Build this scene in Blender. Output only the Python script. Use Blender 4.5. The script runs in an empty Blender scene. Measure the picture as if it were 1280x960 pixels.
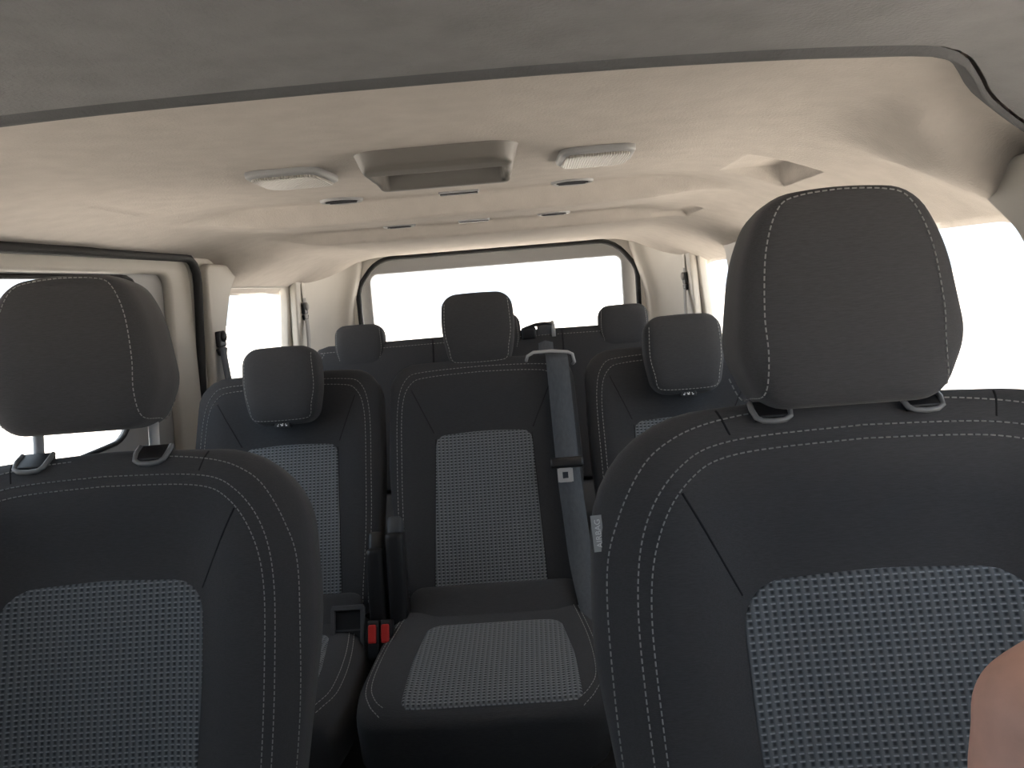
import bpy, bmesh, math, random
from mathutils import Vector, Matrix
from math import sin, cos, pi, radians as R
random.seed(4)
SC = bpy.context.scene
COL = SC.collection

# ------------------------------------------------------------------ camera
cam_d = bpy.data.cameras.new('camera'); cam = bpy.data.objects.new('camera', cam_d); COL.objects.link(cam)
YAW, PITCH, ROLL = R(1.92), R(7.69), R(4.57)
fwd = Vector((-sin(YAW)*cos(PITCH), cos(YAW)*cos(PITCH), -sin(PITCH)))
r0 = Vector((cos(YAW), sin(YAW), 0)); u0 = r0.cross(fwd)
rt = r0*cos(ROLL) - u0*sin(ROLL); up = u0*cos(ROLL) + r0*sin(ROLL)
cam.matrix_world = Matrix(((rt.x, up.x, -fwd.x, .155), (rt.y, up.y, -fwd.y, 0), (rt.z, up.z, -fwd.z, 1.25), (0, 0, 0, 1)))
cam_d.sensor_width = 36; cam_d.lens = 27.0; cam_d.clip_start = .02
SC.camera = cam

# ------------------------------------------------------------------ world, sun, exposure
w = bpy.data.worlds.new('world'); SC.world = w; w.use_nodes = True
bg = w.node_tree.nodes['Background']; bg.inputs[0].default_value = (.72, .86, 1.0, 1); bg.inputs[1].default_value = 1.25
sun_d = bpy.data.lights.new('sun', 'SUN'); sun = bpy.data.objects.new('sun', sun_d); COL.objects.link(sun)
sun_d.energy = 16.0; sun_d.angle = R(1.0); sun_d.color = (1, .93, .84)
sun.rotation_euler = Vector((-.55, -.62, -.95)).to_track_quat('-Z', 'Y').to_euler()
vs = SC.view_settings
vs.view_transform = 'Standard'; vs.look = 'None'; vs.exposure = 1.08; vs.gamma = 1.0; vs.use_curve_mapping = False
SC.cycles.max_bounces = 10; SC.cycles.diffuse_bounces = 6; SC.cycles.transparent_max_bounces = 12

# ------------------------------------------------------------------ materials
def newmat(name):
    m = bpy.data.materials.new(name); m.use_nodes = True
    return m, m.node_tree.nodes, m.node_tree.links, m.node_tree.nodes['Principled BSDF']
def plain(name, col, rough=.5, metal=0, bump=0, bscale=400, var=.0, vscale=6, sheen=0, spec=.5, stretch=None):
    m, N, L, p = newmat(name)
    p.inputs['Base Color'].default_value = (*col, 1); p.inputs['Roughness'].default_value = rough
    p.inputs['Metallic'].default_value = metal; p.inputs['Specular IOR Level'].default_value = spec
    if sheen:
        p.inputs['Sheen Weight'].default_value = sheen; p.inputs['Sheen Roughness'].default_value = .5
    tc = N.new('ShaderNodeTexCoord'); mp = N.new('ShaderNodeMapping'); L.new(tc.outputs['Object'], mp.inputs[0])
    if stretch: mp.inputs['Scale'].default_value = stretch
    if var:
        n = N.new('ShaderNodeTexNoise'); n.inputs['Scale'].default_value = vscale; n.inputs['Detail'].default_value = 5
        L.new(mp.outputs[0], n.inputs['Vector'])
        r = N.new('ShaderNodeValToRGB'); r.color_ramp.elements[0].position = .3; r.color_ramp.elements[1].position = .7
        r.color_ramp.elements[0].color = (*[c*(1-var) for c in col], 1); r.color_ramp.elements[1].color = (*[min(1, c*(1+var)) for c in col], 1)
        L.new(n.outputs['Fac'], r.inputs[0]); L.new(r.outputs[0], p.inputs['Base Color'])
    if bump:
        n2 = N.new('ShaderNodeTexNoise'); n2.inputs['Scale'].default_value = bscale; n2.inputs['Detail'].default_value = 3
        L.new(mp.outputs[0], n2.inputs['Vector'])
        b = N.new('ShaderNodeBump'); b.inputs['Strength'].default_value = bump; b.inputs['Distance'].default_value = .002
        L.new(n2.outputs['Fac'], b.inputs['Height']); L.new(b.outputs[0], p.inputs['Normal'])
    return m
def weave(name, dark, mid, light, a, b):
    m, N, L, p = newmat(name)
    p.inputs['Roughness'].default_value = .9; p.inputs['Specular IOR Level'].default_value = .2
    uv = N.new('ShaderNodeUVMap'); sx = N.new('ShaderNodeSeparateXYZ'); L.new(uv.outputs[0], sx.inputs[0])
    def mth(op, x, y=None, z=None):
        n = N.new('ShaderNodeMath'); n.operation = op
        for i, v in enumerate((x, y, z)):
            if v is None: continue
            if isinstance(v, (int, float)): n.inputs[i].default_value = v
            else: L.new(v, n.inputs[i])
        return n.outputs[0]
    def box(x, c, h, s):      # soft box about c on a 0..1 repeat
        d = mth('ABSOLUTE', mth('SUBTRACT', x, c))
        mr = N.new('ShaderNodeMapRange'); mr.interpolation_type = 'SMOOTHSTEP'
        L.new(d, mr.inputs[0]); mr.inputs[1].default_value = h+s; mr.inputs[2].default_value = h-s
        return mr.outputs[0]
    fu = mth('FRACT', mth('DIVIDE', mth('ADD', sx.outputs[0], 5), a)); fv = mth('FRACT', mth('DIVIDE', mth('ADD', sx.outputs[1], 5), b))
    hole = mth('MULTIPLY', box(fu, .66, .19, .14), box(fv, .42, .26, .16))
    dash = mth('MULTIPLY', box(fu, .60, .30, .1), box(fv, .86, .11, .06))
    rib = box(fu, .2, .2, .16)
    nz = N.new('ShaderNodeTexNoise'); nz.inputs['Scale'].default_value = 500; L.new(uv.outputs[0], nz.inputs['Vector'])
    def mix(f, A, B):
        x = N.new('ShaderNodeMix'); x.data_type = 'RGBA'
        L.new(f, x.inputs[0])
        for i, v in ((6, A), (7, B)):
            if isinstance(v, tuple): x.inputs[i].default_value = (*v, 1)
            else: L.new(v, x.inputs[i])
        return x.outputs[2]
    c = mix(rib, tuple(v*.8 for v in mid), mid); c = mix(hole, c, dark); c = mix(dash, c, light)
    c2 = mix(mth('MULTIPLY', nz.outputs[0], .35), c, dark)
    L.new(c2, p.inputs['Base Color'])
    h = mth('ADD', mth('SUBTRACT', mth('MULTIPLY', rib, .5), hole), mth('MULTIPLY', dash, .6))
    bp = N.new('ShaderNodeBump'); bp.inputs['Strength'].default_value = .6; bp.inputs['Distance'].default_value = .0015
    L.new(h, bp.inputs['Height']); L.new(bp.outputs[0], p.inputs['Normal'])
    return m
M = {}
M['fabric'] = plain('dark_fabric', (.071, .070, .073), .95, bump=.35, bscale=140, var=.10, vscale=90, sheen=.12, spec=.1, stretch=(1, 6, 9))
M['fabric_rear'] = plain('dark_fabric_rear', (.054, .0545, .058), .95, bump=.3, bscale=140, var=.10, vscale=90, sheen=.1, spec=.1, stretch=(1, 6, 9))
M['weave'] = weave('woven_insert', (.052, .056, .061), (.195, .207, .220), (.38, .40, .42), .0102, .0080)
M['thread'] = plain('grey_thread', (.30, .30, .29), .8)
M['seam'] = plain('dark_seam', (.012, .012, .014), .9)  # near-black material of the seat seams
M['felt'] = plain('headliner_felt', (.55, .505, .46), .95, bump=.5, bscale=260, var=.05, vscale=25, spec=.1)
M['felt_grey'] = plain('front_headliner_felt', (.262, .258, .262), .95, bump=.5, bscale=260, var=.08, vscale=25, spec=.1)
M['rim'] = plain('guide_rim_plastic', (.19, .19, .195), .35)
M['felt_lip_shade'] = plain('headliner_lip_shaded_felt', (.13, .13, .132), .95, bump=.5, bscale=260, var=.05, vscale=25, spec=.1)  # darker felt: the shaded band along the lip is put into its colour
M['console'] = plain('console_plastic', (.18, .165, .15), .45, bump=.15, bscale=700)
M['beige'] = plain('beige_plastic', (.56, .53, .48), .55, bump=.15, bscale=700, var=.03, vscale=8)
M['greyplastic'] = plain('grey_plastic', (.36, .36, .36), .5, bump=.15, bscale=700)
M['lowgrey'] = plain('dark_grey_plastic', (.06, .062, .068), .55, bump=.2, bscale=700)
M['black'] = plain('black_plastic', (.013, .013, .015), .45)
M['rubber'] = plain('black_rubber', (.012, .012, .013), .7, bump=.1)
M['chrome'] = plain('brushed_steel', (.72, .70, .66), .22, metal=1)
M['satin'] = plain('satin_grey', (.42, .42, .43), .35)
M['belt'] = plain('belt_webbing', (.085, .095, .11), .75, bump=.3, bscale=500, var=.1, vscale=150, stretch=(1, 1, .1))
M['beltlight'] = plain('pale_belt_webbing', (.30, .29, .28), .75, bump=.2)
M['red'] = plain('red_button', (.62, .035, .03), .35)
M['carpet'] = plain('dark_carpet', (.03, .03, .032), .95, bump=.6, bscale=200, var=.3, vscale=60)
M['white'] = plain('white_print', (.8, .8, .8), .6)
M['skin'] = plain('skin', (.88, .50, .38), .5, bump=.25, bscale=120, var=.14, vscale=22, spec=.35)
M['hair'] = plain('arm_hair', (.05, .03, .02), .6)
M['lens'] = plain('ribbed_lens', (.36, .335, .30), .35)
M['ground'] = plain('pale_gravel', (.60, .55, .49), .95, bump=.5, bscale=20, var=.12, vscale=2)
M['redpaint'] = plain('red_paint', (.55, .012, .015), .25)
M['tyre'] = plain('tyre', (.015, .015, .016), .8)
def glass(name='window_glass', c=(.95, .95, .95)):
    m, N, L, p = newmat(name)
    t = N.new('ShaderNodeBsdfTransparent'); t.inputs[0].default_value = (*c, 1)
    g = N.new('ShaderNodeBsdfGlossy'); g.inputs['Roughness'].default_value = .02
    f = N.new('ShaderNodeFresnel'); f.inputs[0].default_value = 1.45
    x = N.new('ShaderNodeMixShader'); ge = N.new('ShaderNodeNewGeometry'); om = N.new('ShaderNodeMath'); om.operation = 'SUBTRACT'; om.inputs[0].default_value = 1; L.new(ge.outputs['Backfacing'], om.inputs[1])
    mu = N.new('ShaderNodeMath'); mu.operation = 'MULTIPLY'; L.new(f.outputs[0], mu.inputs[0]); L.new(om.outputs[0], mu.inputs[1])
    L.new(mu.outputs[0], x.inputs[0]); L.new(t.outputs[0], x.inputs[1]); L.new(g.outputs[0], x.inputs[2])
    L.new(x.outputs[0], N['Material Output'].inputs[0]); return m
M['glass'] = glass(); M['dimmed'] = glass('dimmed_windscreen', (.64, .67, .69))  # unseen windscreen is darkened to weaken the light from the front
# ribbed lens relief
_n = M['lens'].node_tree; _w = _n.nodes.new('ShaderNodeTexWave'); _w.inputs['Scale'].default_value = 75; _w.bands_direction = 'X'
_tc = _n.nodes.new('ShaderNodeTexCoord'); _b = _n.nodes.new('ShaderNodeBump'); _b.inputs['Distance'].default_value = .002; _b.inputs['Strength'].default_value = .8
_n.links.new(_tc.outputs['Object'], _w.inputs[0]); _n.links.new(_w.outputs['Fac'], _b.inputs['Height']); _n.links.new(_b.outputs[0], _n.nodes['Principled BSDF'].inputs['Normal'])

# ------------------------------------------------------------------ helpers
def link(name, me, mat, parent=None, loc=(0, 0, 0), rot=(0, 0, 0), smooth=True):
    o = bpy.data.objects.new(name, me); COL.objects.link(o)
    if mat is not None and len(me.materials) == 0: me.materials.append(M[mat])
    if smooth:
        for p in me.polygons: p.use_smooth = True
    o.location = loc; o.rotation_euler = rot
    if parent: o.parent = parent
    return o
def obj(name, bm, mat, parent=None, loc=(0, 0, 0), rot=(0, 0, 0), smooth=True, sharp=None):
    bmesh.ops.recalc_face_normals(bm, faces=bm.faces)
    me = bpy.data.meshes.new(name)
    if sharp:
        for e in bm.edges:
            if len(e.link_faces) == 2 and e.calc_face_angle(0) > sharp: e.smooth = False
    bm.to_mesh(me); bm.free()
    return link(name, me, mat, parent, loc, rot, smooth)
def tag(o, label=None, cat=None, group=None, kind=None):
    if label: o['label'] = label
    if cat: o['category'] = cat
    if group: o['group'] = group
    if kind: o['kind'] = kind
    return o
def thing(name, loc, label, cat, group=None, rot=(0, 0, 0)):
    o = bpy.data.objects.new(name, None); COL.objects.link(o); o.location = loc; o.rotation_euler = rot; o.empty_display_size = .1
    return tag(o, label, cat, group)
def sstep(x, a, b):
    t = max(0, min(1, (x-a)/(b-a))); return t*t*(3-2*t)
def rpoly(pts, n=7):
    """closed polygon [(x, y, radius)] with filleted corners"""
    out = []; k = len(pts)
    for i in range(k):
        p = Vector(pts[i][:2]); a = Vector(pts[i-1][:2]); b = Vector(pts[(i+1) % k][:2]); r = pts[i][2]
        d1 = (a-p).normalized(); d2 = (b-p).normalized()
        ang = d1.angle(d2)
        if r <= 1e-6 or abs(ang-pi) < 1e-3: out.append(tuple(p)); continue
        l = min(r/math.tan(ang/2), (a-p).length*.499, (b-p).length*.499); rr = l*math.tan(ang/2)
        c = p+(d1+d2).normalized()*(rr/sin(ang/2))
        s = p+d1*l-c; e = p+d2*l-c; tot = s.angle(e); sg = 1 if s.x*e.y-s.y*e.x > 0 else -1
        for j in range(n+1):
            t = sg*tot*j/n; out.append((c.x+s.x*cos(t)-s.y*sin(t), c.y+s.x*sin(t)+s.y*cos(t)))
    return out
def resample(pts, n, closed=True):
    P = [Vector(p) for p in pts]
    if closed: P.append(P[0])
    L = [0]
    for i in range(1, len(P)): L.append(L[-1]+(P[i]-P[i-1]).length)
    out = []; j = 0; m = n if closed else n-1
    for i in range(n):
        d = L[-1]*i/m
        while j < len(L)-2 and L[j+1] < d: j += 1
        t = (d-L[j])/max(1e-9, L[j+1]-L[j]); out.append(P[j].lerp(P[j+1], min(1, t)))
    return out
def catmull(pts, n=8, closed=False):
    P = [Vector(p) for p in pts]; out = []; k = len(P)
    for i in range(k if closed else k-1):
        if closed: a, b, c, d = P[i-1], P[i], P[(i+1) % k], P[(i+2) % k]
        else: a, b, c, d = P[max(0, i-1)], P[i], P[i+1], P[min(k-1, i+2)]
        for j in range(n):
            t = j/n
            out.append(.5*((2*b)+(c-a)*t+(2*a-5*b+4*c-d)*t*t+(3*b-a-3*c+d)*t**3))
    if not closed: out.append(P[-1])
    return out
class Pillow:
    """padded body: outline in (u, s), front bulge Tf, back bulge Tb; local x=u, y=-n, z=s"""
    def __init__(self, outline, Tf, Tb, p=4.5, pb=4.5, extra=None, c=None):
        self.out = resample(outline, 96)
        self.c = Vector(c) if c else sum(self.out, Vector((0, 0)))/96
        self.Tf, self.Tb, self.p, self.pb, self.extra = Tf, Tb, p, pb, extra
        self.pol = sorted(((math.atan2((q-self.c).y, (q-self.c).x), (q-self.c).length) for q in self.out))
    def rad(self, a):
        P = self.pol
        lo, hi = 0, len(P)
        while lo < hi:
            m = (lo+hi)//2
            if P[m][0] < a: lo = m+1
            else: hi = m
        b = P[lo % len(P)]; q = P[lo-1]
        da = (b[0]-q[0]) % (2*pi); t = ((a-q[0]) % (2*pi))/da if da > 1e-9 else 0
        return q[1]+(b[1]-q[1])*t
    def n(self, u, s):
        d = Vector((u, s))-self.c; r = d.length
        t = min(1, r/self.rad(math.atan2(d.y, d.x))) if r > 1e-9 else 0
        v = self.Tf*max(0, 1-t**self.p)**(1/self.p)
        if self.extra: v += self.extra(u, s)*(1-t**8)
        return v
    def S(self, u, s, h=0):
        return Vector((u, -(self.n(u, s)+h), s))
    def bm(self, back=True):
        bm = bmesh.new(); rings = []
        K = 15
        ts = [cos(pi/2*k/K)**(2/self.p) for k in range(K)]; ts = [t for t in ts if t > .93]
        ts += [.93-(.93-.05)*k/20 for k in range(21)]
        for t in ts:
            rings.append([bm.verts.new(self.S(*(self.c+(q-self.c)*t))) for q in self.out])
        ct = bm.verts.new(self.S(*self.c))
        N = len(self.out)
        for a, b in zip(rings, rings[1:]):
            for i in range(N): bm.faces.new((a[i], a[(i+1) % N], b[(i+1) % N], b[i]))
        for i in range(N): bm.faces.new((rings[-1][i], rings[-1][(i+1) % N], ct))
        prev = rings[0]
        for k in range(1, 7):
            th = pi/2*k/7.0; t = cos(th)**(2/self.pb); nb = self.Tb*sin(th)**(2/self.pb)
            cur = [bm.verts.new((self.c.x+(q.x-self.c.x)*t, nb, self.c.y+(q.y-self.c.y)*t)) for q in self.out]
            for i in range(N): bm.faces.new((prev[(i+1) % N], prev[i], cur[i], cur[(i+1) % N]))
            prev = cur
        cb = bm.verts.new((self.c.x, self.Tb, self.c.y))
        for i in range(N): bm.faces.new((prev[(i+1) % N], prev[i], cb))
        return bm
    def panel(self, outline, mat, parent, name='insert_panel', puff=.004, N=72):
        o = resample(outline, N); c = sum(o, Vector((0, 0)))/N
        bm = bmesh.new(); uvl = bm.loops.layers.uv.new('UVMap'); rings = []
        for t, h in ((1.0, -.003), (.997, .0005), (.985, puff*.6), (.96, puff), *[(.92-.88*k/13, puff*1.1) for k in range(14)]):
            rings.append([bm.verts.new(self.S(*(c+(q-c)*t), h)) for q in o])
        ct = bm.verts.new(self.S(*c, puff*1.1))
        for a, b in zip(rings, rings[1:]):
            for i in range(N): bm.faces.new((a[i], a[(i+1) % N], b[(i+1) % N], b[i]))
        for i in range(N): bm.faces.new((rings[-1][i], rings[-1][(i+1) % N], ct))
        for f in bm.faces:
            for l in f.loops: l[uvl].uv = (l.vert.co.x, l.vert.co.z)
        ob = obj(name, bm, mat, parent)
        return ob
    def stitches(self, lines, parent, mat='thread', L=.0055, gap=.003, r=.0009, h=.0008):
        bm = bmesh.new()
        for ln in lines:
            P = [self.S(u, s, h) for u, s in ln]; stitch_line(bm, P, L, gap, r)
        o = obj('stitching', bm, mat, parent, smooth=False); o['kind'] = 'stuff'; o['label'] = 'pale grey stitching'
        return o
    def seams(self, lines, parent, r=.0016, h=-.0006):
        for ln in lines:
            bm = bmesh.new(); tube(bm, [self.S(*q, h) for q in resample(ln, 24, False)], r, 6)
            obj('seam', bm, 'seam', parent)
def stitch_line(bm, P, L, gap, r):
    acc = [0]
    for i in range(1, len(P)): acc.append(acc[-1]+(P[i]-P[i-1]).length)
    def at(d):
        j = 0
        lo, hi = 0, len(acc)-2
        while lo < hi:
            m = (lo+hi+1)//2
            if acc[m] <= d: lo = m
            else: hi = m-1
        t = (d-acc[lo])/max(1e-9, acc[lo+1]-acc[lo]); return P[lo].lerp(P[lo+1], t)
    d = 0
    while d+L < acc[-1]:
        a, b = at(d), at(d+L); t = (b-a).normalized()
        x = t.cross(Vector((0, 1, 0)));  x = x.normalized() if x.length > .1 else t.cross(Vector((1, 0, 0))).normalized()
        y = t.cross(x)
        A = [bm.verts.new(a+x*r*i+y*r*j) for i, j in ((1, 0), (0, 1), (-1, 0), (0, -1))]
        B = [bm.verts.new(b+x*r*i+y*r*j) for i, j in ((1, 0), (0, 1), (-1, 0), (0, -1))]
        for i in range(4): bm.faces.new((A[i], A[(i+1) % 4], B[(i+1) % 4], B[i]))
        bm.faces.new(A[::-1]); bm.faces.new(B)
        d += L+gap
def tube(bm, P, r, n=8, cap=True):
    P = [Vector(p) for p in P]; rings = []; ref = None
    for i, p in enumerate(P):
        t = (P[min(i+1, len(P)-1)]-P[max(i-1, 0)]).normalized()
        if ref is None: ref = t.orthogonal().normalized()
        x = (ref-t*ref.dot(t)).normalized(); ref = x; y = t.cross(x)
        rr = r[i] if isinstance(r, (list, tuple)) else r
        rings.append([bm.verts.new(p+x*rr*cos(2*pi*k/n)+y*rr*sin(2*pi*k/n)) for k in range(n)])
    for a, b in zip(rings, rings[1:]):
        for k in range(n): bm.faces.new((a[k], a[(k+1) % n], b[(k+1) % n], b[k]))
    if cap: bm.faces.new(rings[0][::-1]); bm.faces.new(rings[-1])
def box(bm, c, s, bev=0, rot=None, seg=2):
    m = Matrix.Translation(c)
    if rot: m = m @ rot
    g = bmesh.ops.create_cube(bm, size=1, matrix=m @ Matrix.Diagonal((*s, 1)))
    if bev:
        es = list({e for v in g['verts'] for e in v.link_edges})
        bmesh.ops.bevel(bm, geom=es, offset=bev, segments=seg, affect='EDGES', profile=.6)
def ribbon(bm, pts, wdir, width, th=.0016):
    """flat webbing: centre line pts, wdir = width direction (one, or one per point)"""
    P = [Vector(p) for p in pts]; rows = []
    for i, p in enumerate(P):
        wd = Vector(wdir[i] if isinstance(wdir, list) else wdir).normalized()
        t = (P[min(i+1, len(P)-1)]-P[max(i-1, 0)]).normalized(); wd = (wd-t*wd.dot(t)).normalized(); nn = t.cross(wd)
        hw = width/2
        rows.append([bm.verts.new(p+wd*a*hw+nn*b*th) for a, b in ((-1, -.5), (-1, .5), (0, .8), (1, .5), (1, -.5), (0, -.8))])
    for a, b in zip(rows, rows[1:]):
        for k in range(6): bm.faces.new((a[k], a[(k+1) % 6], b[(k+1) % 6], b[k]))
    bm.faces.new(rows[0][::-1]); bm.faces.new(rows[-1])
def plate(outer, holes=(), depth=.03, bev=.006, fn=None, name='plate', mat='beige', parent=None, **k):
    """flat sheet with rounded edges cut from 2D outlines, mapped to 3D by fn(a, b, d)"""
    cu = bpy.data.curves.new(name, 'CURVE'); cu.dimensions = '2D'; cu.fill_mode = 'BOTH'; cu.extrude = max(1e-4, depth/2-bev); cu.bevel_depth = bev; cu.bevel_resolution = 2
    for ln in (outer, *holes):
        sp = cu.splines.new('POLY'); sp.points.add(len(ln)-1); sp.use_cyclic_u = True
        for q, p in zip(sp.points, ln): q.co = (p[0], p[1], 0, 1)
    o = bpy.data.objects.new(name, cu); COL.objects.link(o)
    me = bpy.data.meshes.new_from_object(o.evaluated_get(bpy.context.evaluated_depsgraph_get()))
    bpy.data.objects.remove(o); bpy.data.curves.remove(cu)
    bm = bmesh.new(); bm.from_mesh(me); bpy.data.meshes.remove(me)
    bmesh.ops.remove_doubles(bm, verts=bm.verts, dist=1e-5)
    for v in bm.verts: v.co = Vector(fn(*v.co))
    return obj(name, bm, mat, parent, sharp=R(40), **k)
def grid(bm, rows):
    V = [[bm.verts.new(p) for p in r] for r in rows]
    for a, b in zip(V, V[1:]):
        for i in range(len(a)-1): bm.faces.new((a[i], a[i+1], b[i+1], b[i]))
    return V

# ------------------------------------------------------------------ the van shell
def struct(o, label): return tag(o, label, None, None, 'structure')
# floor
bm = bmesh.new(); box(bm, (0, 1.6, -.03), (1.86, 4.4, .06)); struct(obj('floor', bm, 'carpet', smooth=False), 'dark carpeted van floor')
# front headliner piece with its lip
def lerp_table(T, x):
    for a, b in zip(T, T[1:]):
        if x <= b[0]:
            t = (x-a[0])/(b[0]-a[0]); return a[1]+(b[1]-a[1])*t
    return T[-1][1]
_ye = catmull([(-.05, .70), (.20, .706), (.40, .722), (.52, .738), (.565, .755), (.606, .80), (.655, .862), (.70, .893), (.76, .93), (.93, 1.05)], 8)
_fz = catmull([(-.05, 1.427), (.30, 1.427), (.50, 1.424), (.56, 1.419), (.606, 1.410), (.661, 1.395), (.72, 1.370), (.80, 1.345), (.93, 1.31)], 8)
def ye(x): return lerp_table(_ye, abs(x))
def fz(x): return lerp_table(_fz, abs(x))
bm = bmesh.new(); rows = []
fx = [-.92+1.84*i/92 for i in range(93)]
for k in range(14):
    t = k/13; rows.append([(x, -.42+(ye(x)-.012+.42)*t, fz(x)+.004+.006*sin(pi*t)) for x in fx])
grid(bm, rows); front = struct(obj('trim_2', bm, 'felt_grey'), 'grey front headliner panel'); bm = bmesh.new(); rows = []
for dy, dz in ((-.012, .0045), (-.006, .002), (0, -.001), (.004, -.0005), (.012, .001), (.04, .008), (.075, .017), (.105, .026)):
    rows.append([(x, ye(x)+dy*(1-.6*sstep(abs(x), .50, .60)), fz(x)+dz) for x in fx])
grid(bm, rows); struct(obj('trim_17', bm, 'felt_lip_shade'), 'rolled lip, shade put into its colour, along the rear edge of the front headliner')

# ceiling height field
def side_drop(x, y):
    a = abs(x)
    if x < 0: D = .058+.085*sstep(y, 2.38, 2.6)
    else: D = .130+.02*sstep(y, 2.25, 2.6)
    D += .03*sstep(y, 3.1, 3.6)
    t = max(0, (a-.46)/.38)
    return D*t**(1.8-.5*sstep(y, 1.85, 2.15)+.15*sstep(y, 2.9, 3.6))
POCKETS = (((.50, .62, 1.38, 1.56, 1.441), (.49, .595, 2.12, 2.34, 1.418)), ((.56, .69, 1.42, 1.63, 1.439), (.53, .635, 2.12, 2.34, 1.416)))
def ceil_z(x, y):
    a = abs(x)
    z = 1.449
    fade = 1-sstep(a, .44, .66)
    y1 = 1.86-.05*(a/.5)**2; y2 = 2.37-.05*(a/.5)**2
    z += (.014*sstep(y, y1-.20, y1)-.048*sstep(y, y1, y1+.032)+.020*sstep(y, y1+.10, y2))*(.05+.95*fade)
    z += (-.038*sstep(y, y2, y2+.032)+.012*sstep(y, y2+.06, 3.2))*(.05+.95*fade)
    z -= .004*sstep(y, 2.4, 3.6)
    z -= side_drop(x, y)
    # bulge over the belt pillars by the front doors
    for sx in (-1, 1):
        b = sstep(x*sx, .58, .70)*sstep(y, .84, .96)*(1-sstep(y, 1.04, 1.26))
        z -= (.048 if sx > 0 else .022)*b
    # recessed coat hook pockets cut into the side slope
    for x0, x1, ya, yb, zt in POCKETS[x > 0]:
        mk = sstep(a, x0-.004, x0+.004)*(1-sstep(a, x1-.01, x1))*sstep(y, ya-.004, ya+.004)*(1-sstep(y, yb-.004, yb+.004))
        z = z+(max(z, zt)-z)*mk
    k = 1-sstep(y, ye(x)+.06, ye(x)+.14)
    return z+(max(z, fz(x)+.021)-z)*k
def spaced(a, b, st, extra):
    v = [a+(b-a)*i/round((b-a)/st) for i in range(round((b-a)/st)+1)]
    for e in extra: v += [e-.0045, e, e+.0045]
    v = sorted(v); o = [v[0]]
    for q in v[1:]:
        if q-o[-1] > .0015: o.append(q)
    return o
xs = spaced(-.90, .90, .02, [(2*k-1)*e for k in (0, 1) for p in POCKETS[k] for e in p[:2]]); ys = spaced(.60, 3.70, .022, [1.38, 1.56, 2.12, 2.34, 1.42, 1.63])
bm = bmesh.new(); ys = sorted(set(ys+[1.79+.0085*i for i in range(75)])); ys = [y for i, y in enumerate(ys) if i == 0 or y-ys[i-1] > .0012]
grid(bm, [[(x, y, ceil_z(x, y)) for x in xs] for y in ys])
struct(obj('ceiling', bm, 'felt'), 'pale beige felt headliner over the rear rows')
bm = bmesh.new(); box(bm, (0, 1.5, 1.53), (1.95, 4.5, .05)); struct(obj('trim_1', bm, 'beige', smooth=False), 'roof skin above the headliner')
def lean(z): return .872-.085*(z-.95) if z > .95 else .872
def wallfn(sx, off=0): return lambda a, b, d: (sx*(lean(b)+off+d), a, b)
def rr(y0, z0, y1, z1, r): return rpoly([(y0, z0, r), (y1, z0, r), (y1, z1, r), (y0, z1, r)])
DOOR_OPEN = rpoly([(.98, .12, .05), (2.27, .12, .08), (2.29, 1.387, .07), (.98, 1.387, .06)])
FRONTWIN = rpoly([(-.25, .94, .05), (.84, .94, .06), (.80, 1.325, .05), (.05, 1.325, .05)])
QL = rpoly([(2.455, .93, .05), (3.17, .93, .06), (3.19, 1.297, .05), (2.49, 1.305, .03)])
QR = rpoly([(2.60, .93, .05), (3.19, .93, .06), (3.21, 1.297, .05), (2.64, 1.305, .03)])
SR = rpoly([(.97, .92, .05), (2.25, .92, .06), (2.27, 1.322, .05), (.97, 1.322, .03)])
OUT = [(-.62, 0), (3.72, 0), (3.72, 1.5), (-.62, 1.5)]
struct(plate(OUT, [DOOR_OPEN, FRONTWIN, QL], .035, .008, wallfn(-1, .02), 'wall_left', 'beige'), 'beige left side wall of the van with window openings')
struct(plate(OUT, [SR, FRONTWIN, QR], .035, .008, wallfn(1, .02), 'wall_right', 'beige'), 'beige right side wall of the van with window openings')
# sliding door on the left
DW = rpoly([(1.06, .915, .06), (1.93, .925, .09), (2.03, 1.335, .06), (1.06, 1.337, .05)])
DI = rpoly([(1.03, .70, .06), (2.16, .70, .08), (2.17, 1.352, .06), (1.03, 1.355, .05)])
DO = rpoly([(.99, .13, .05), (2.262, .13, .08), (2.275, 1.382, .07), (.99, 1.382, .06)])
door = struct(plate(DO, [DI], .03, .010, wallfn(-1, .025), 'door_1', 'beige'), 'left sliding door with beige frame and grey inner panel')
plate(rpoly([(1.02, .69, .06), (2.17, .69, .08), (2.18, 1.36, .06), (1.02, 1.36, .05)]), [DW], .012, .004, wallfn(-1, .043), 'inner_panel', 'greyplastic', door)
bm = bmesh.new(); box(bm, (-.90, 1.62, .42), (.03, 1.1, .50), .01); obj('lower_panel', bm, 'lowgrey', door, smooth=False)
bm = bmesh.new(); pth = resample(DW, 120); tube(bm, [Vector((-lean(q.y)-.035, q.x, q.y)) for q in pth]+[Vector((-lean(pth[0].y)-.035, pth[0].x, pth[0].y))], .006, 6); obj('window_seal', bm, 'rubber', door)
bm = bmesh.new(); pth = resample(DOOR_OPEN, 160)
tube(bm, [Vector((-lean(q.y)+.008, q.x, q.y)) for q in pth]+[Vector((-lean(pth[0].y)+.008, pth[0].x, pth[0].y))], .013, 8)
struct(obj('trim_3', bm, 'rubber'), 'black rubber seal round the left sliding door opening')
for i, sx, ol, lb in ((18, -1, QL, 'left'), (19, 1, QR, 'right')):
    bm = bmesh.new(); pth = resample(ol, 120)
    tube(bm, [Vector((sx*(lean(q.y)+.030), q.x, q.y)) for q in pth]+[Vector((sx*(lean(pth[0].y)+.030), pth[0].x, pth[0].y))], .007, 6)
    struct(obj('trim_%d' % i, bm, 'rubber'), 'black seal round the %s rear quarter window' % lb)
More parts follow.
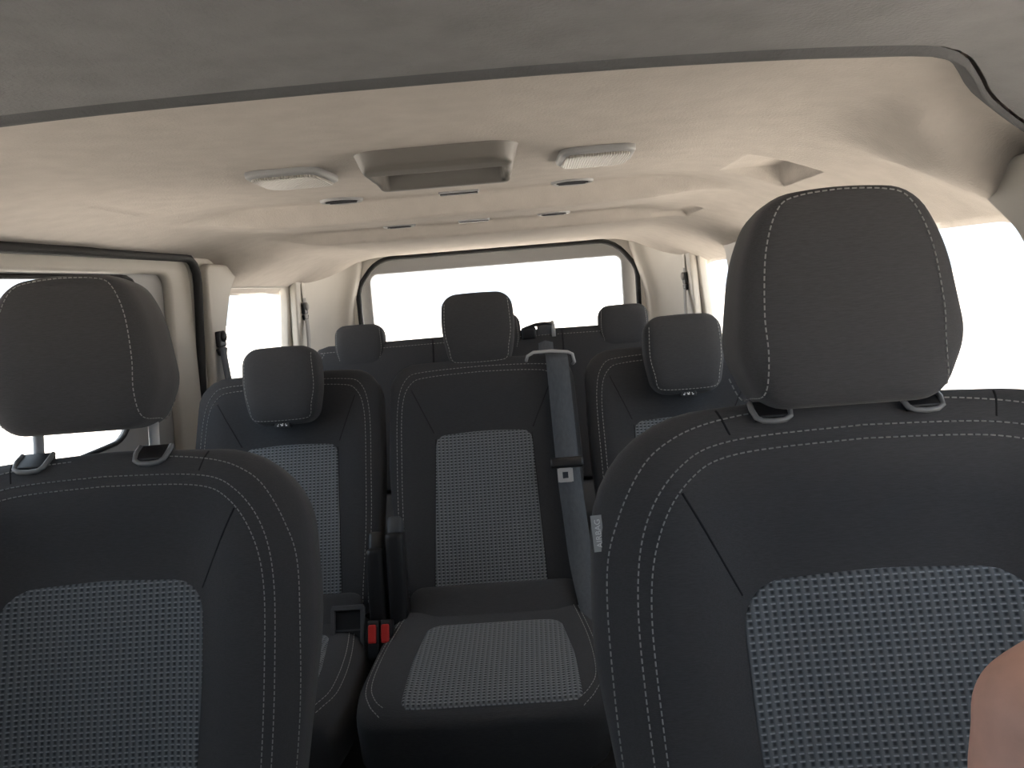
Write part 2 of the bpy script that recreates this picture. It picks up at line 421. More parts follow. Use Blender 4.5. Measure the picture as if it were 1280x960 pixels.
# panes
def pane(i, ol, sx, off, label):
    return struct(plate(ol, (), .004, .001, wallfn(sx, off), 'window_%d' % i, 'glass'), label)
def grow(ol, d):
    c = sum((Vector(q) for q in ol), Vector((0, 0)))/len(ol)
    return [tuple(c+(Vector(q)-c)*(1+d)) for q in ol]
pane(1, grow(DW, .02), -1, .055, 'glass pane of the left sliding door')
pane(2, grow(QL, .03), -1, .042, 'glass pane of the left rear quarter window')
pane(3, grow(SR, .02), 1, .042, 'glass pane of the right middle window')
pane(4, grow(QR, .03), 1, .042, 'glass pane of the right rear quarter window')
pane(5, grow(FRONTWIN, .03), -1, .042, 'glass pane of the left front door')
pane(6, grow(FRONTWIN, .03), 1, .042, 'glass pane of the right front door')
# pillars (trims)
def pillar(i, sx, ol, label, off=-.012, mat='beige', d=.03):
    return struct(plate(ol, (), d, .009, wallfn(sx, off), 'trim_%d' % i, mat), label)
pillar(4, -1, rpoly([(2.315, .60, .02), (2.41, .60, .02), (2.41, .98, .1), (2.435, 1.16, .2), (2.49, 1.30, .2), (2.57, 1.362, .02), (2.325, 1.362, .02)]), 'beige pillar cover behind the left sliding door')
pillar(5, 1, rpoly([(2.28, .60, .02), (2.58, .60, .02), (2.60, 1.0, .1), (2.63, 1.30, .05), (2.72, 1.352, .02), (2.24, 1.352, .02), (2.30, 1.20, .15)]), 'beige pillar cover between the two right rear windows')
pillar(6, 1, rpoly([(.84, .5, .02), (.98, .5, .02), (.985, .95, .1), (1.005, 1.25, .1), (1.125, 1.338, .02), (1.03, 1.348, .03), (.86, 1.352, .03)]), 'beige belt pillar cover beside the right front seat', off=-.03, d=.05)
pillar(7, -1, rpoly([(.82, .5, .02), (.96, .5, .02), (.965, 1.35, .03), (.83, 1.35, .03)]), 'beige belt pillar cover beside the left front seat', off=-.02, d=.05)
# lower side trims at the rear
for i, sx in ((8, -1), (9, 1)):
    struct(plate(rr(2.32, .05, 3.60, .88, .03), (), .03, .008, wallfn(sx, -.012), 'trim_%d' % i, 'lowgrey'), 'dark lower side trim beside the %s end of the third row' % ('left' if sx < 0 else 'right'))
# rear corner trims
def corner(i, sx, label):
    bm = bmesh.new(); rows = []
    for k in range(19):
        t = k/18; z = .5+.92*t
        base = catmull([(.862, 3.22), (.852, 3.34), (.81, 3.48), (.755, 3.575), (.705, 3.612), (.690, 3.645)], 6)
        inn = .07*sstep(z, 1.05, 1.42)**1.5
        rows.append([(sx*(q.x-inn), q.y-.2*inn, z) for q in base])
    grid(bm, rows); return struct(obj('trim_%d' % i, bm, 'beige'), label)
corner(10, -1, 'curved beige corner trim left of the rear window'); corner(11, 1, 'curved beige corner trim right of the rear window')
# D pillar strips carrying the rear belts
pillar(12, -1, rpoly([(3.19, .62, .02), (3.30, .62, .02), (3.33, 1.345, .02), (3.20, 1.345, .02)]), 'beige pillar strip behind the left rear quarter window')
pillar(13, 1, rpoly([(3.21, .62, .02), (3.32, .62, .02), (3.36, 1.335, .02), (3.22, 1.335, .02)]), 'beige pillar strip behind the right rear quarter window')
# rear wall, tailgate, seal
TO = rpoly([(-.665, .45, .05), (.665, .45, .05), (.668, 1.27, .12), (.56, 1.403, .16), (-.56, 1.403, .16), (-.668, 1.27, .12)], 10)
rear = lambda off: (lambda a, b, d: (a, 3.66+off+d, b))
struct(plate([(-.93, 0), (.93, 0), (.93, 1.5), (-.93, 1.5)], [TO], .04, .012, rear(0), 'wall_rear', 'beige'), 'beige rear frame round the tailgate opening')
bm = bmesh.new(); pth = resample(TO, 140); tube(bm, [Vector((q.x*.992, 3.650, q.y-.004)) for q in pth]+[Vector((pth[0].x*.992, 3.650, pth[0].y-.004))], .014, 8)
struct(obj('trim_14', bm, 'rubber'), 'black rubber seal round the tailgate opening')
TW = rpoly([(-.625, .90, .06), (.605, .90, .06), (.605, 1.335, .045), (-.62, 1.335, .045)])
struct(plate(rpoly([(-.70, .3, .05), (.70, .3, .05), (.70, 1.46, .1), (-.70, 1.46, .1)]), [TW], .03, .010, rear(.07), 'door_2', 'greyplastic'), 'grey inner face of the tailgate round the rear window')
struct(plate(grow(TW, .03), (), .004, .001, rear(.09), 'window_7', 'glass'), 'glass pane of the tailgate')
# front of the cabin behind the camera
WS = rpoly([(-.76, 1.02, .06), (.76, 1.02, .06), (.72, 1.37, .06), (-.72, 1.37, .06)])
frontfn = lambda off: (lambda a, b, d: (a, -.60+off+d, b))
struct(plate([(-.93, 0), (.93, 0), (.93, 1.5), (-.93, 1.5)], [WS], .04, .01, frontfn(0), 'wall_front', 'lowgrey'), 'dark front bulkhead below the windscreen')
struct(plate(grow(WS, .02), (), .004, .001, frontfn(-.03), 'window_8', 'dimmed'), 'windscreen glass, darkened to cut light from the front')

# ------------------------------------------------------------------ ceiling fittings
def console():
    cx, y0, y1, hw = .030, 1.075, 1.28, .130
    prof = [(1.075, 0), (1.080, .017), (1.11, .026), (1.132, .029), (1.20, .034), (1.232, .040), (1.245, .040), (1.28, 0)]
    def depth(y):
        for a, b in zip(prof, prof[1:]):
            if a[0] <= y <= b[0]: return a[1]+(b[1]-a[1])*(y-a[0])/(b[0]-a[0])
        return 0
    def Z(x, y):
        a = abs(x-cx); t = (y-y0)/(y1-y0); h = hw-.012*t-.02*max(0, t-.8)/.2
        rc = .055; qx = max(0, a-(h-rc)); qy = max(0, abs(t-.5)*(y1-y0)-((y1-y0)/2-rc)); e = 1-sstep(math.hypot(qx, qy), rc-.018, rc)
        d = depth(y)*e-.004*(1-e)
        m = (1-sstep(a, h-.030, h-.024))*sstep(y, 1.136, 1.140)*(1-sstep(y, 1.218, 1.232))
        d = d*(1-m)+.004*m
        return 1.449-d
    bm = bmesh.new(); X = [cx-hw-.004+(2*hw+.008)*i/90 for i in range(91)]
    Y = sorted([y0-.002+(y1-y0+.004)*i/60 for i in range(61)]+[1.135, 1.1365, 1.138, 1.1395, 1.141])
    grid(bm, [[(x, y+.05, Z(x, y)) for x in X] for y in Y])
    th = thing('ceiling_console', (cx, 1.23, 1.447), 'large grey ceiling console with a recessed slot on the headliner', 'console')
    for v in bm.verts: v.co -= Vector((cx, 1.23, 1.447))
    obj('housing', bm, 'console', th)
    bm = bmesh.new(); box(bm, (0, .0, -.0065), (.19, .07, .003), .001); obj('recess_plate', bm, 'lowgrey', th, smooth=False)
console()
def ceil_lamp(x, y, label):
    th = thing('ceiling_lamp', (x, y, 1.449), label, 'lamp', 'lamps on the headliner', rot=(0, 0, 0))
    fr = Pillow(rpoly([(-.066, -.075, .03), (.066, -.075, .03), (.060, .075, .03), (-.060, .075, .03)]), .012, .002, 6)
    o = obj('frame', fr.bm(), 'greyplastic', th, rot=(R(90), 0, 0))
    ln = Pillow(rpoly([(-.057, -.066, .024), (.057, -.066, .024), (.052, .066, .024), (-.052, .066, .024)]), .007, .002, 8)
    obj('lens', ln.bm(), 'lens', th, loc=(0, 0, -.0085), rot=(R(90), 0, 0))
ceil_lamp(-.222, 1.29, 'ribbed ceiling lamp on the left of the large grey console'); ceil_lamp(.280, 1.325, 'ribbed ceiling lamp on the right of the large grey console')
def vent(x, y, label):
    z = ceil_z(x, y); th = thing('air_vent', (x, y, z), label, 'vent', 'round vents on the headliner')
    bm = bmesh.new(); N = 32; prof = [(.046, -.001), (.046, .004), (.043, .0065), (.038, .006), (.036, .002)]
    rings = [[bm.verts.new((r*cos(2*pi*k/N), r*sin(2*pi*k/N), -h)) for k in range(N)] for r, h in prof]
    for a, b in zip(rings, rings[1:]):
        for k in range(N): bm.faces.new((a[k], a[(k+1) % N], b[(k+1) % N], b[k]))
    obj('ring', bm, 'greyplastic', th)
    bm = bmesh.new(); bmesh.ops.create_circle(bm, cap_ends=True, radius=.0365, segments=32, matrix=Matrix.Translation((0, 0, -.0022))); obj('duct', bm, 'black', th, smooth=False)
    for k in (-1, 0, 1):
        bm = bmesh.new(); box(bm, (0, k*.018, -.0045), (2*math.sqrt(.036**2-(k*.018)**2)-.004, .010, .0015), 0, Matrix.Rotation(R(25), 4, 'X')); obj('slat', bm, 'lowgrey', th, smooth=False)
vent(-.235, 1.68, 'round ceiling vent behind the left lamp'); vent(.262, 1.70, 'round ceiling vent behind the right lamp')
vent(-.200, 2.2, 'small looking round ceiling vent left of the rear slot'); vent(.235, 2.18, 'small looking round ceiling vent right of the rear slot')
def slot(x, y, label):
    z = ceil_z(x, y); th = thing('ceiling_slot', (x, y, z), label, 'slot', 'slots on the headliner')
    bm = bmesh.new(); box(bm, (0, 0, -.002), (.088, .026, .007), .002); obj('bezel', bm, 'satin', th, smooth=False)
    bm = bmesh.new(); box(bm, (0, -.001, -.006), (.082, .020, .004)); obj('opening', bm, 'black', th, smooth=False)
slot(.015, 1.72, 'thin rectangular slot on the ceiling just behind the large console'); slot(.012, 2.19, 'thin rectangular slot on the ceiling between the rear vents')

# ------------------------------------------------------------------ seats
def mirror(ln): return [(-u, s) for u, s in ln]
def front_seat(name, cx, y0, z0, lean_deg, label, head_z, guide_dx, head_dx=0, wf=1.0, gs=.1, gk=1.0, airbag=False):
    th = thing(name, (cx, y0-.25, 0), label, 'seat', 'front seats')
    rx = -R(lean_deg)
    # base and cushion
    bm = bmesh.new(); box(bm, (0, 0, .17), (.46, .46, .34), .02); obj('seat_base', bm, 'black', th, smooth=False)
    cu = Pillow(rpoly([(-.25, 0, .1), (.25, 0, .1), (.29, .5, .08), (-.29, .5, .08)]), .06, .06, 5)
    obj('cushion', cu.bm(), 'fabric', th, loc=(0, -.30, z0-.03), rot=(-R(90), 0, 0))
    ol = rpoly([(-.285, -.02, .08), (.285, -.02, .08), (.336, .38, .5), (.318, .648, .182), (0, .664, .9), (-.318, .648, .182), (-.336, .38, .5)], 10)
    ex = lambda u, s: .026*sstep(abs(u), .15, .25)-.024*(1-sstep(abs(u), .10, .22))*(1-sstep(s, .47, .60))
    pb = Pillow(ol, .055, .06, 5, 5, ex, c=(0, .33))
    back = obj('backrest', pb.bm(), 'fabric', th, loc=(0, .25, z0), rot=(rx, 0, 0))
    pb.panel(rpoly([(-.150, .02, .04), (.150, .02, .04), (.166, .30, .6), (.166, .448, .055), (0, .456, .8), (-.166, .448, .055), (-.166, .30, .6)], 8), 'weave', back)
    side = catmull([(.245, .0), (.262, .15), (.270, .30), (.270, .43), (.252, .51), (.212, .567), (.15, .595), (.0, .603)], 10)
    out = catmull([(.257, .0), (.275, .15), (.284, .30), (.284, .435), (.266, .522), (.222, .582), (.155, .611), (.0, .619)], 10)
    edge = catmull([(.288, .05), (.307, .18), (.317, .32), (.315, .46), (.296, .53), (.262, .588), (.225, .617), (.18, .634), (.12, .644), (.06, .648)], 10)
    pb.stitches([side+mirror(side)[::-1], out+mirror(out)[::-1], edge, mirror(edge)], back)
    sm = [(.222, .553), (.163, .435)]; sm2 = [(.165, .650), (.155, .618)]
    pb.seams([sm, mirror(sm), sm2, mirror(sm2)], back)
    # post guides on the crest
    for sx in (-1, 1):
        g = bpy.data.objects.new('post_guide', None); COL.objects.link(g); g.parent = back
        bm = bmesh.new(); box(bm, (0, .002, .001), (.052, .036, .012), .003); g2 = obj('guide_base', bm, 'black', None); bpy.data.objects.remove(g)
        g2.name = 'post_guide'; g2.parent = back; g2.scale = (gk, gk, gk); g2.location = (guide_dx+sx*gs, -.032-(.012 if gk < 1 else 0), .650-(.008 if gk < 1 else 0)); g2.rotation_euler = (R(48), 0, 0)
        bm = bmesh.new()
        tube(bm, [(.026, .017, .006), (.027, 0, .007), (.024, -.016, .005), (.016, -.021, .003), (0, -.022, .002), (-.016, -.021, .003), (-.024, -.016, .005), (-.027, 0, .007), (-.026, .017, .006)], .0042, 8)
        rim = obj('guide_rim', bm, 'rim', g2)
    # headrest
    ho = rpoly([(-.108, .006, .045), (.108, .006, .045), (.141, .078, .08), (.124, .192, .25), (.090, .258, .06), (0, .266, .6), (-.090, .258, .06), (-.124, .192, .25), (-.141, .078, .08)], 8); ho = [(u*wf, s) for u, s in ho]
    ph = Pillow(ho, .068, .055, 6.5, 4, lambda u, s: -.012*(s/.28)**2, c=(0, .13))
    dz = head_z-z0
    hp = Vector((head_dx, 0, 0))
    hd = obj('headrest', ph.bm(), 'fabric', th, loc=(head_dx, .25+dz*math.tan(R(lean_deg))*1.0-.012, head_z), rot=(-R(7), 0, 0))
    hl = catmull([(.139, .050), (.124, .020), (.110, .026), (.105, .07), (.106, .12), (.098, .192), (.078, .241), (.05, .254), (0, .258)], 10); hl = [Vector((q.x*wf, q.y)) for q in hl]
    ph.stitches([hl+mirror(hl)[::-1]], hd)
    for sx in (-1, 1):
        bm = bmesh.new(); a = Vector((sx*gs, .012, .02)); b = Vector((sx*gs, .006, -.10))
        tube(bm, [a, b], .0085, 14); obj('post', bm, 'satin', hd)['label'] = 'bright steel post'
    if airbag:
        tg = bmesh.new(); box(tg, (0, 0, 0), (.013, .0012, .042)); t = obj('airbag_tag', tg, 'greyplastic', back, loc=(-.320, -.042, .515), rot=(0, R(-2), R(-12)), smooth=False)
        t['label'] = 'small grey side tag lettered AIRBAG'
        word('AIRBAG', .0095, t, (.0040, -.0010, 0), (R(90), R(-90), 0))
    return th
def word(txt, size, parent, loc, rot):
    cu = bpy.data.curves.new('lettering', 'FONT'); cu.body = txt; cu.size = size; cu.align_x = 'CENTER'; cu.extrude = .0001
    o = bpy.data.objects.new('lettering', cu); COL.objects.link(o)
    me = bpy.data.meshes.new_from_object(o.evaluated_get(bpy.context.evaluated_depsgraph_get())); bpy.data.objects.remove(o); bpy.data.curves.remove(cu)
    return link('lettering', me, 'white', parent, loc, rot, False)
front_seat('car_seat', .532, .735, .45, 19.5, 'dark front seat at right, headrest lowered onto its backrest, airbag tag on its edge', 1.062, -.016, -.010, .955, .088, .82, True)
front_seat('car_seat', -.553, 1.03, .389, 19.5, 'dark front seat at left, headrest raised on two steel posts', 1.048, -.027, -.045, 1.06)

def square_head(parent, name, loc, rot, tagged=True, w=.098, h=.2):
    ho = rpoly([(-w*.84, 0, .045), (w*.84, 0, .045), (w*1.03, h*.5, .3), (w*.98, h, .045), (0, h*1.015, 1), (-w*.98, h, .045), (-w*1.03, h*.5, .3)], 8)
    ph = Pillow(ho, .046, .055, 4.6, 4.5)
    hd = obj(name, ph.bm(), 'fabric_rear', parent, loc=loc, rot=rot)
    k = .90
    ln = catmull([(w*k*.97, h*.90), (w*k*1.01, h*.5), (w*k*.91, .05), (w*.77, .022), (w*.6, .013), (0, .011)], 10)
    ph.stitches([ln+mirror(ln)[::-1]], hd, L=.006, gap=.003, r=.0008)
    if tagged:
        bm = bmesh.new(); box(bm, (0, -.021, -.001), (.040, .024, .012), .002); t = obj('headrest_label', bm, 'black', hd, smooth=False); t['label'] = 'black label printed with white seat pictograms'
        for mx, mz, sx, sz in ((-.011, -.001, .004, .003), (-.009, .0025, .002, .002), (0, 0, .005, .004), (.002, .0035, .0025, .002), (-.003, .0025, .003, .0015), (.011, -.001, .004, .003), (.009, .0025, .002, .002)):
            bm = bmesh.new(); box(bm, (mx, -.0335, mz-.001), (sx, .0006, sz)); obj('pictogram', bm, 'white', t, smooth=False)
    return hd
def rear_seat(cx, label, head, panel_dx=0, arm=0, iso=False, W=.251):
    y0, z0, ln = 1.85, .50, 25
    th = thing('car_seat', (cx, 1.58, 0), label, 'seat', 'second row seats')
    rx = -R(ln)
    bm = bmesh.new(); box(bm, (0, 0, .17), (.40, .42, .34), .02); obj('seat_base', bm, 'black', th, smooth=False)
    ol = rpoly([(-W*.92, -.06, .05), (W*.92, -.06, .05), (W*1.01, .30, .8), (W*.985, .585, .075), (0, .592, .9), (-W*.985, .585, .075), (-W*1.01, .30, .8)], 8)
    ex = lambda u, s: .012*sstep(abs(u-panel_dx), .13, .2)-.010*(1-sstep(abs(u-panel_dx), .09, .16))*(1-sstep(s, .40, .5))
    pb = Pillow(ol, .05, .06, 7, 7, ex)
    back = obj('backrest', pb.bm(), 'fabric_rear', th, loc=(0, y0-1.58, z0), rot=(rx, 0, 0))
    d = panel_dx
    pb.panel(rpoly([(d-.140, -.03, .015), (d+.140, -.03, .015), (d+.126, .380, .028), (d, .386, .8), (d-.126, .380, .028)], 8), 'weave', back)
    a = catmull([(W*.86, -.03), (W*.90, .15), (W*.905, .30), (W*.89, .46), (W*.80, .535), (W*.60, .556), (0, .562)], 10)
    b = catmull([(W*.81, -.03), (W*.85, .15), (W*.855, .30), (W*.84, .455), (W*.75, .52), (W*.56, .540), (0, .546)], 10)
    pb.stitches([a+mirror(a)[::-1], b+mirror(b)[::-1]], back, L=.006, gap=.0035, r=.0009)
    for s in (-1, 1):
        pb.seams([[(s*W*.74, .505), (d+s*.13, .385)], [(d+s*.126, .37), (d+s*.140, -.03)]], back)
    # loose lumbar flap between backrest and cushion
    fl = Pillow(rpoly([(-.20, 0, .03), (.20, 0, .03), (.205, .15, .03), (-.205, .15, .03)]), .02, .02, 3)
    obj('lumbar_flap', fl.bm(), 'fabric_rear', th, loc=(.01, .07, .445), rot=(-R(58), 0, 0))
    # cushion
    co = rpoly([(-.235, 0, .07), (.235, 0, .07), (.255, .12, .3), (.235, .47, .05), (-.235, .47, .05), (-.255, .12, .3)], 8)
    pc = Pillow(co, .055, .11, 4, 6, lambda u, s: .010*sstep(abs(u-.015), .13, .2))
    cu = obj('cushion', pc.bm(), 'fabric_rear', th, loc=(0, -.275, .425), rot=(-R(88), 0, 0))
    pc.panel(rpoly([(-.152, .030, .012), (.192, .030, .012), (.185, .18, .4), (.162, .335, .03), (-.135, .335, .03), (-.150, .18, .4)], 8), 'weave', cu)
    a = catmull([(.195, .40), (.218, .25), (.222, .12), (.205, .06), (.18, .030)], 10); b = catmull([(.205, .40), (.229, .25), (.234, .12), (.215, .052), (.19, .018)], 10)
    pc.stitches([a, b, mirror(a), mirror(b)], cu, L=.006, gap=.0035, r=.0009)
    pc.seams([[(-.150, .17), (.186, .165)]], cu)
    hz, hdx = head
    t = (hz+.1-z0)*math.tan(R(ln))
    square_head(th, 'headrest', (hdx, y0-1.58+(hz+.03-z0)*math.tan(R(ln))-(.115 if hz < 1 else .02), hz), (-R(10), 0, 0))
    for s in (-1, 1):
        bm = bmesh.new(); tube(bm, [(hdx+s*.05, y0-1.58+.27, z0+.50), (hdx+s*.05, y0-1.58+(hz-z0)*.4663+(.03 if hz < 1 else .04), max(hz+.10, 1.06))], .007, 10); obj('post', bm, 'chrome', th)
    if arm:
        dz = 0 if arm < 0 else -.035
        bm = bmesh.new(); box(bm, (arm, 1.72-1.58, .565+dz), (.042, .055, .245), .014, Matrix.Rotation(R(-10), 4, 'X'), 3); obj('armrest', bm, 'black', th)
        bm = bmesh.new(); box(bm, (arm, 1.755-1.58, .69+dz), (.036, .04, .05), .012, Matrix.Rotation(R(-35), 4, 'X'), 3); obj('hinge_cover', bm, 'lowgrey' if arm < 0 else 'black', th)
    if iso:
        bm = bmesh.new()
        for p, s in (((0, 0, .044), (.074, .012, .012)), ((0, 0, -.044), (.074, .012, .012)), ((.034, 0, 0), (.010, .012, .09)), ((-.034, 0, 0), (.010, .012, .09))): box(bm, p, s, .003)
        o = obj('anchor_bezel', bm, 'lowgrey', th, loc=(.203, .06, .500), rot=(-R(25), 0, 0), smooth=False)
        bm = bmesh.new(); box(bm, (0, .006, 0), (.06, .004, .08)); obj('anchor_pocket', bm, 'black', o, smooth=False)
        bm = bmesh.new(); box(bm, (0, -.001, -.005), (.056, .003, .004)); obj('anchor_flap', bm, 'lowgrey', o, smooth=False)
    return th
mid = rear_seat(.005, 'second row middle seat with raised headrest and belt over its right shoulder', (1.022, 0), 0, arm=-.212)
lft = rear_seat(-.518, 'second row left seat, headrest pushed down over its backrest', (.925, .015), .012, arm=.262, iso=True)
rgt = rear_seat(.531, 'second row right seat half hidden behind the front seat, headrest pushed down', (.928, 0), -.008)
# buckles of the middle seat
for k, bx in enumerate((-.258, -.229)):
    bm = bmesh.new(); box(bm, (bx, 1.625-1.58, .475), (.027, .03, .085), .005, Matrix.Rotation(R(-25), 4, 'X')); bk = obj('buckle', bm, 'black', mid, smooth=False)
    bm = bmesh.new(); box(bm, (bx, 1.607-1.58, .497), (.018, .010, .040), .004, Matrix.Rotation(R(-25), 4, 'X')); obj('release_button', bm, 'red', bk, smooth=False)

# third row bench
bench = thing('bench_seat', (0, 2.75, 0), 'third row bench seat below the rear window with three headrests', 'bench')
ol = rpoly([(-.75, -.05, .05), (.75, -.05, .05), (.765, .30, .8), (.76, .565, .06), (0, .572, 2), (-.76, .565, .06), (-.765, .30, .8)], 8)
pb = Pillow(ol, .05, .06, 14, 10)
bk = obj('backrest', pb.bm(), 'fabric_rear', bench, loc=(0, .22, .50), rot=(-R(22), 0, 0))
ln = catmull([(.725, .2), (.73, .45), (.71, .525), (.66, .535), (0, .541)], 12)
pb.stitches([ln+mirror(ln)[::-1]], bk, L=.008, gap=.005, r=.0010)
for u in (-.26, .27): pb.seams([[(u, .56), (u, .0)]], bk, r=.004)
bm = bmesh.new(); box(bm, (0, -.02, .37), (1.48, .50, .17), .05, None, 3); obj('cushion', bm, 'fabric_rear', bench)
bm = bmesh.new(); box(bm, (0, .02, .145), (1.4, .42, .29), .02); obj('seat_base', bm, 'black', bench, smooth=False)
for hx in (-.562, .0, .522):
    square_head(bench, 'headrest', (hx, .392, .925), (-R(8), 0, 0), False, .101, .19)

# ------------------------------------------------------------------ belts
BS = thing('seat_belt', (.21, 2.03, 1.05), 'grey seat belt hanging down the middle second row seat with black tongue', 'seat belt')
def rel(p, o): return Vector(p)-Vector(o)
O = (.21, 2.03, 1.05)
pts = catmull([(.205, 2.16, .96), (.208, 2.13, 1.03), (.21, 2.08, 1.05), (.21, 2.02, 1.045), (.211, 1.99, 1.01), (.213, 1.945, .90), (.216, 1.875, .76), (.222, 1.822, .66), (.228, 1.775, .57), (.238, 1.70, .51), (.25, 1.63, .46)], 8)
bm = bmesh.new(); ribbon(bm, [rel(p, O) for p in pts], (1, 0, -.02), .058); obj('webbing', bm, 'belt', BS)
bm = bmesh.new()
tube(bm, [rel(p, O) for p in ((.130, 2.015, 1.036), (.134, 2.00, 1.050), (.150, 2.005, 1.058), (.20, 2.01, 1.058), (.240, 2.012, 1.052), (.252, 2.01, 1.046), (.256, 2.012, 1.024), (.252, 2.03, 1.018))], .0042, 10); obj('guide', bm, 'satin', BS)
tn = bmesh.new(); box(tn, rel((.2135, 1.875, .790), O), (.082, .018, .026), .006, Matrix.Rotation(R(-25), 4, 'X')); t = obj('tongue', tn, 'black', BS)
bm = bmesh.new()
rotm = Matrix.Rotation(R(-27), 4, 'X')
for c, s in (((-.013, 0, 0), (.012, .003, .034)), ((.013, 0, 0), (.012, .003, .034)), ((0, 0, .013), (.03, .003, .010)), ((0, 0, -.013), (.03, .003, .010))):
    box(bm, rel((.207, 1.857, .762), O)+rotm.to_3x3() @ Vector(c), s, .0008, rotm)
obj('latch_plate', bm, 'satin', t, smooth=False)
def wall_belt(O, pts, label, mat, guide, wd, strip=None):
    th = thing('seat_belt', O, label, 'seat belt', None)
    bm = bmesh.new(); ribbon(bm, [rel(p, O) for p in catmull(pts, 6)], wd, .046); obj('webbing', bm, mat, th)
    bm = bmesh.new(); box(bm, rel(guide, O), (.016, .050, .05), .007, None, 3)
    tube(bm, [rel(guide, O)+Vector(q) for q in ((0, -.03, -.030), (0, -.02, -.045), (0, .02, -.045), (0, .03, -.030))], .006, 8); g = obj('guide', bm, 'black', th)
    bm = bmesh.new(); bmesh.ops.create_uvsphere(bm, u_segments=14, v_segments=8, radius=.018, matrix=Matrix.Translation(rel(guide, O)+Vector((-.010 if O[0] > 0 else .010, 0, .008))) @ Matrix.Diagonal((.5, 1, 1, 1))); obj('bolt_cap', bm, mat if mat == 'beltlight' else 'black', g)
    if strip:
        bm = bmesh.new(); box(bm, rel(strip, O), (.012, .045, .085), .004); obj('height_slide', bm, 'beige', th)
wall_belt((-.815, 2.36, 1.14), [(-.812, 2.36, 1.115), (-.805, 2.35, 1.05), (-.79, 2.33, .95), (-.77, 2.30, .80), (-.77, 2.28, .60)], 'black belt hanging from a black guide on the left pillar', 'belt', (-.815, 2.36, 1.14), (0, 1, 0))
wall_belt((-.812, 3.27, 1.20), [(-.815, 3.28, 1.30), (-.810, 3.275, 1.18), (-.80, 3.24, 1.07), (-.80, 3.2, .95), (-.80, 3.17, .75)], 'pale belt on the rear pillar left of the rear window', 'beltlight', (-.812, 3.27, 1.20), (0, 1, .2), (-.815, 3.28, 1.285))
wall_belt((.812, 3.30, 1.20), [(.815, 3.31, 1.30), (.810, 3.305, 1.18), (.80, 3.26, 1.07), (.80, 3.2, .95), (.80, 3.17, .75)], 'pale belt on the rear pillar right of the rear window', 'beltlight', (.812, 3.30, 1.20), (0, 1, .2), (.815, 3.31, 1.285))
# belt guide on the bench
O = (.19, 3.19, 1.06)
B3 = thing('seat_belt', O, 'dark belt and guide on top of the third row bench, right of its middle headrest', 'seat belt')
bm = bmesh.new(); ribbon(bm, [rel(p, O) for p in catmull([(.20, 3.29, .98), (.20, 3.27, 1.05), (.20, 3.22, 1.065), (.20, 3.15, 1.058), (.20, 3.12, 1.0), (.20, 3.05, .85), (.20, 2.98, .70)], 6)], (1, 0, 0), .06); obj('webbing', bm, 'belt', B3)
bm = bmesh.new(); box(bm, rel((.135, 3.13, 1.030), O), (.06, .03, .05), .01, None, 3); tube(bm, [rel(p, O) for p in ((.12, 3.13, 1.05), (.16, 3.125, 1.062), (.20, 3.125, 1.066), (.23, 3.125, 1.062))], .007, 8); obj('guide', bm, 'black', B3)
bm = bmesh.new(); tube(bm, [rel(p, O) for p in ((.232, 3.14, 1.07), (.236, 3.125, 1.05), (.236, 3.12, 1.01))], .008, 8); obj('guide_clip', bm, 'satin', B3)

# ------------------------------------------------------------------ the bare elbow at the lower right
def skin_mesh(verts, edges, radii, sub=2):
    me = bpy.data.meshes.new('skel'); me.from_pydata(verts, edges, []); o = bpy.data.objects.new('skel', me); COL.objects.link(o)
    o.modifiers.new('s', 'SKIN')
    for i, r in enumerate(radii):
        me.skin_vertices[0].data[i].radius = (r, r) if isinstance(r, float) else r
    me.skin_vertices[0].data[0].use_root = True
    s = o.modifiers.new('d', 'SUBSURF'); s.levels = s.render_levels = sub
    out = bpy.data.meshes.new_from_object(o.evaluated_get(bpy.context.evaluated_depsgraph_get())); bpy.data.objects.remove(o); bpy.data.meshes.remove(me)
    return out
EL = (.426, .40, .985)
def limb(bm, P, Rr):
    P = catmull([Vector(p) for p in P], 6); n = len(P); rr = [Rr[0]+(Rr[1]-Rr[0])*i/(n-1) for i in range(n)]
    tube(bm, P, rr, 18)
    for q, r in ((P[0], rr[0]), (P[-1], rr[-1])): bmesh.ops.create_uvsphere(bm, u_segments=18, v_segments=12, radius=r, matrix=Matrix.Translation(q))
def remeshed(bm, vox, sm):
    me = bpy.data.meshes.new('skel'); bm.to_mesh(me); bm.free(); o = bpy.data.objects.new('skel', me); COL.objects.link(o)
    r = o.modifiers.new('r', 'REMESH'); r.mode = 'VOXEL'; r.voxel_size = vox
    q = o.modifiers.new('q', 'SMOOTH'); q.factor = .5; q.iterations = sm
    out = bpy.data.meshes.new_from_object(o.evaluated_get(bpy.context.evaluated_depsgraph_get())); bpy.data.objects.remove(o); bpy.data.meshes.remove(me); return out
bm = bmesh.new()
limb(bm, [(0, 0, 0), (.05, -.012, .03), (.15, -.05, .075), (.26, -.10, .11)], (.042, .052))         # upper arm
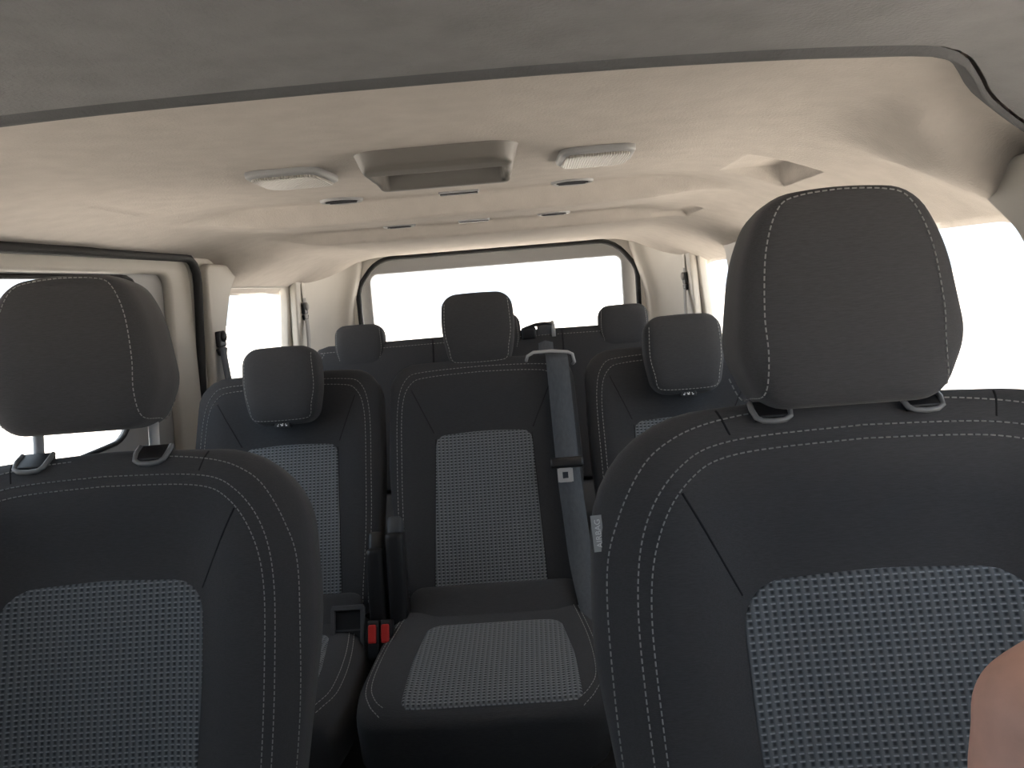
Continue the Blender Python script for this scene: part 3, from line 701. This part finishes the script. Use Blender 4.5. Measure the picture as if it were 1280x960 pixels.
limb(bm, [(0, 0, 0), (-.014, -.012, -.05), (-.034, -.07, -.14), (-.05, -.14, -.22)], (.041, .027))       # forearm
def hp(x, y, z): return (x-.08, y, z)
limb(bm, [hp(.03, -.14, -.22), hp(.032, -.17, -.255)], (.026, .030)); limb(bm, [hp(.028, -.165, -.25), hp(.03, -.195, -.285)], (.028, .026))   # wrist and palm
for k, (fx0, ln) in enumerate(((-.026, .030), (-.009, .034), (.009, .032), (.026, .026))):
    limb(bm, [hp(.03+fx0*.8, -.200, -.290), hp(.03+fx0, -.222, -.315), hp(.03+fx0, -.215, -.315-ln), hp(.03+fx0*.9, -.19, -.32-ln)], (.0095, .008))
limb(bm, [hp(.0, -.165, -.262), hp(-.014, -.19, -.28), hp(-.012, -.212, -.300)], (.012, .009))
me = remeshed(bm, .005, 6); me.name = 'arm'
arm = thing('person', EL, 'bare bent elbow of a person at the lower right edge of the frame', 'person')
link('arm', me, 'skin', arm)
bm = bmesh.new()
for k in range(90):
    a = random.uniform(pi*.75, pi*1.5); h = random.uniform(-.085, -.02)
    c = Vector((.24*h, -.02+.45*(h+.03), h)); d = Vector((cos(a), sin(a), 0)); p = c+d*.0385
    tube(bm, [p, p+d*.004+Vector((0, 0, -.006)), p+d*.005+Vector((0, 0, -.013))], [.0003, .00025, .0001], 3)
o = obj('arm_hair', bm, 'hair', arm); o['kind'] = 'stuff'

# ------------------------------------------------------------------ outside
bm = bmesh.new(); g = bmesh.ops.create_grid(bm, x_segments=1, y_segments=1, size=60, matrix=Matrix.Translation((0, 0, -.55)))
struct(obj('ground', bm, 'ground', smooth=False), 'pale sunlit ground outside the windows')
bm = bmesh.new(); grid(bm, [[(x*1.0, -.62-.06*k*3, .93-.012*k*k) for x in (-.9, -.5, 0, .5, .9)] for k in range(7)])
struct(obj('trim_15', bm, 'lowgrey'), 'dark bonnet in front of the windscreen')
bm = bmesh.new(); box(bm, (0, -.34, .80), (1.66, .44, .22), .06, None, 3); struct(obj('trim_16', bm, 'lowgrey'), 'dark dashboard below the windscreen')
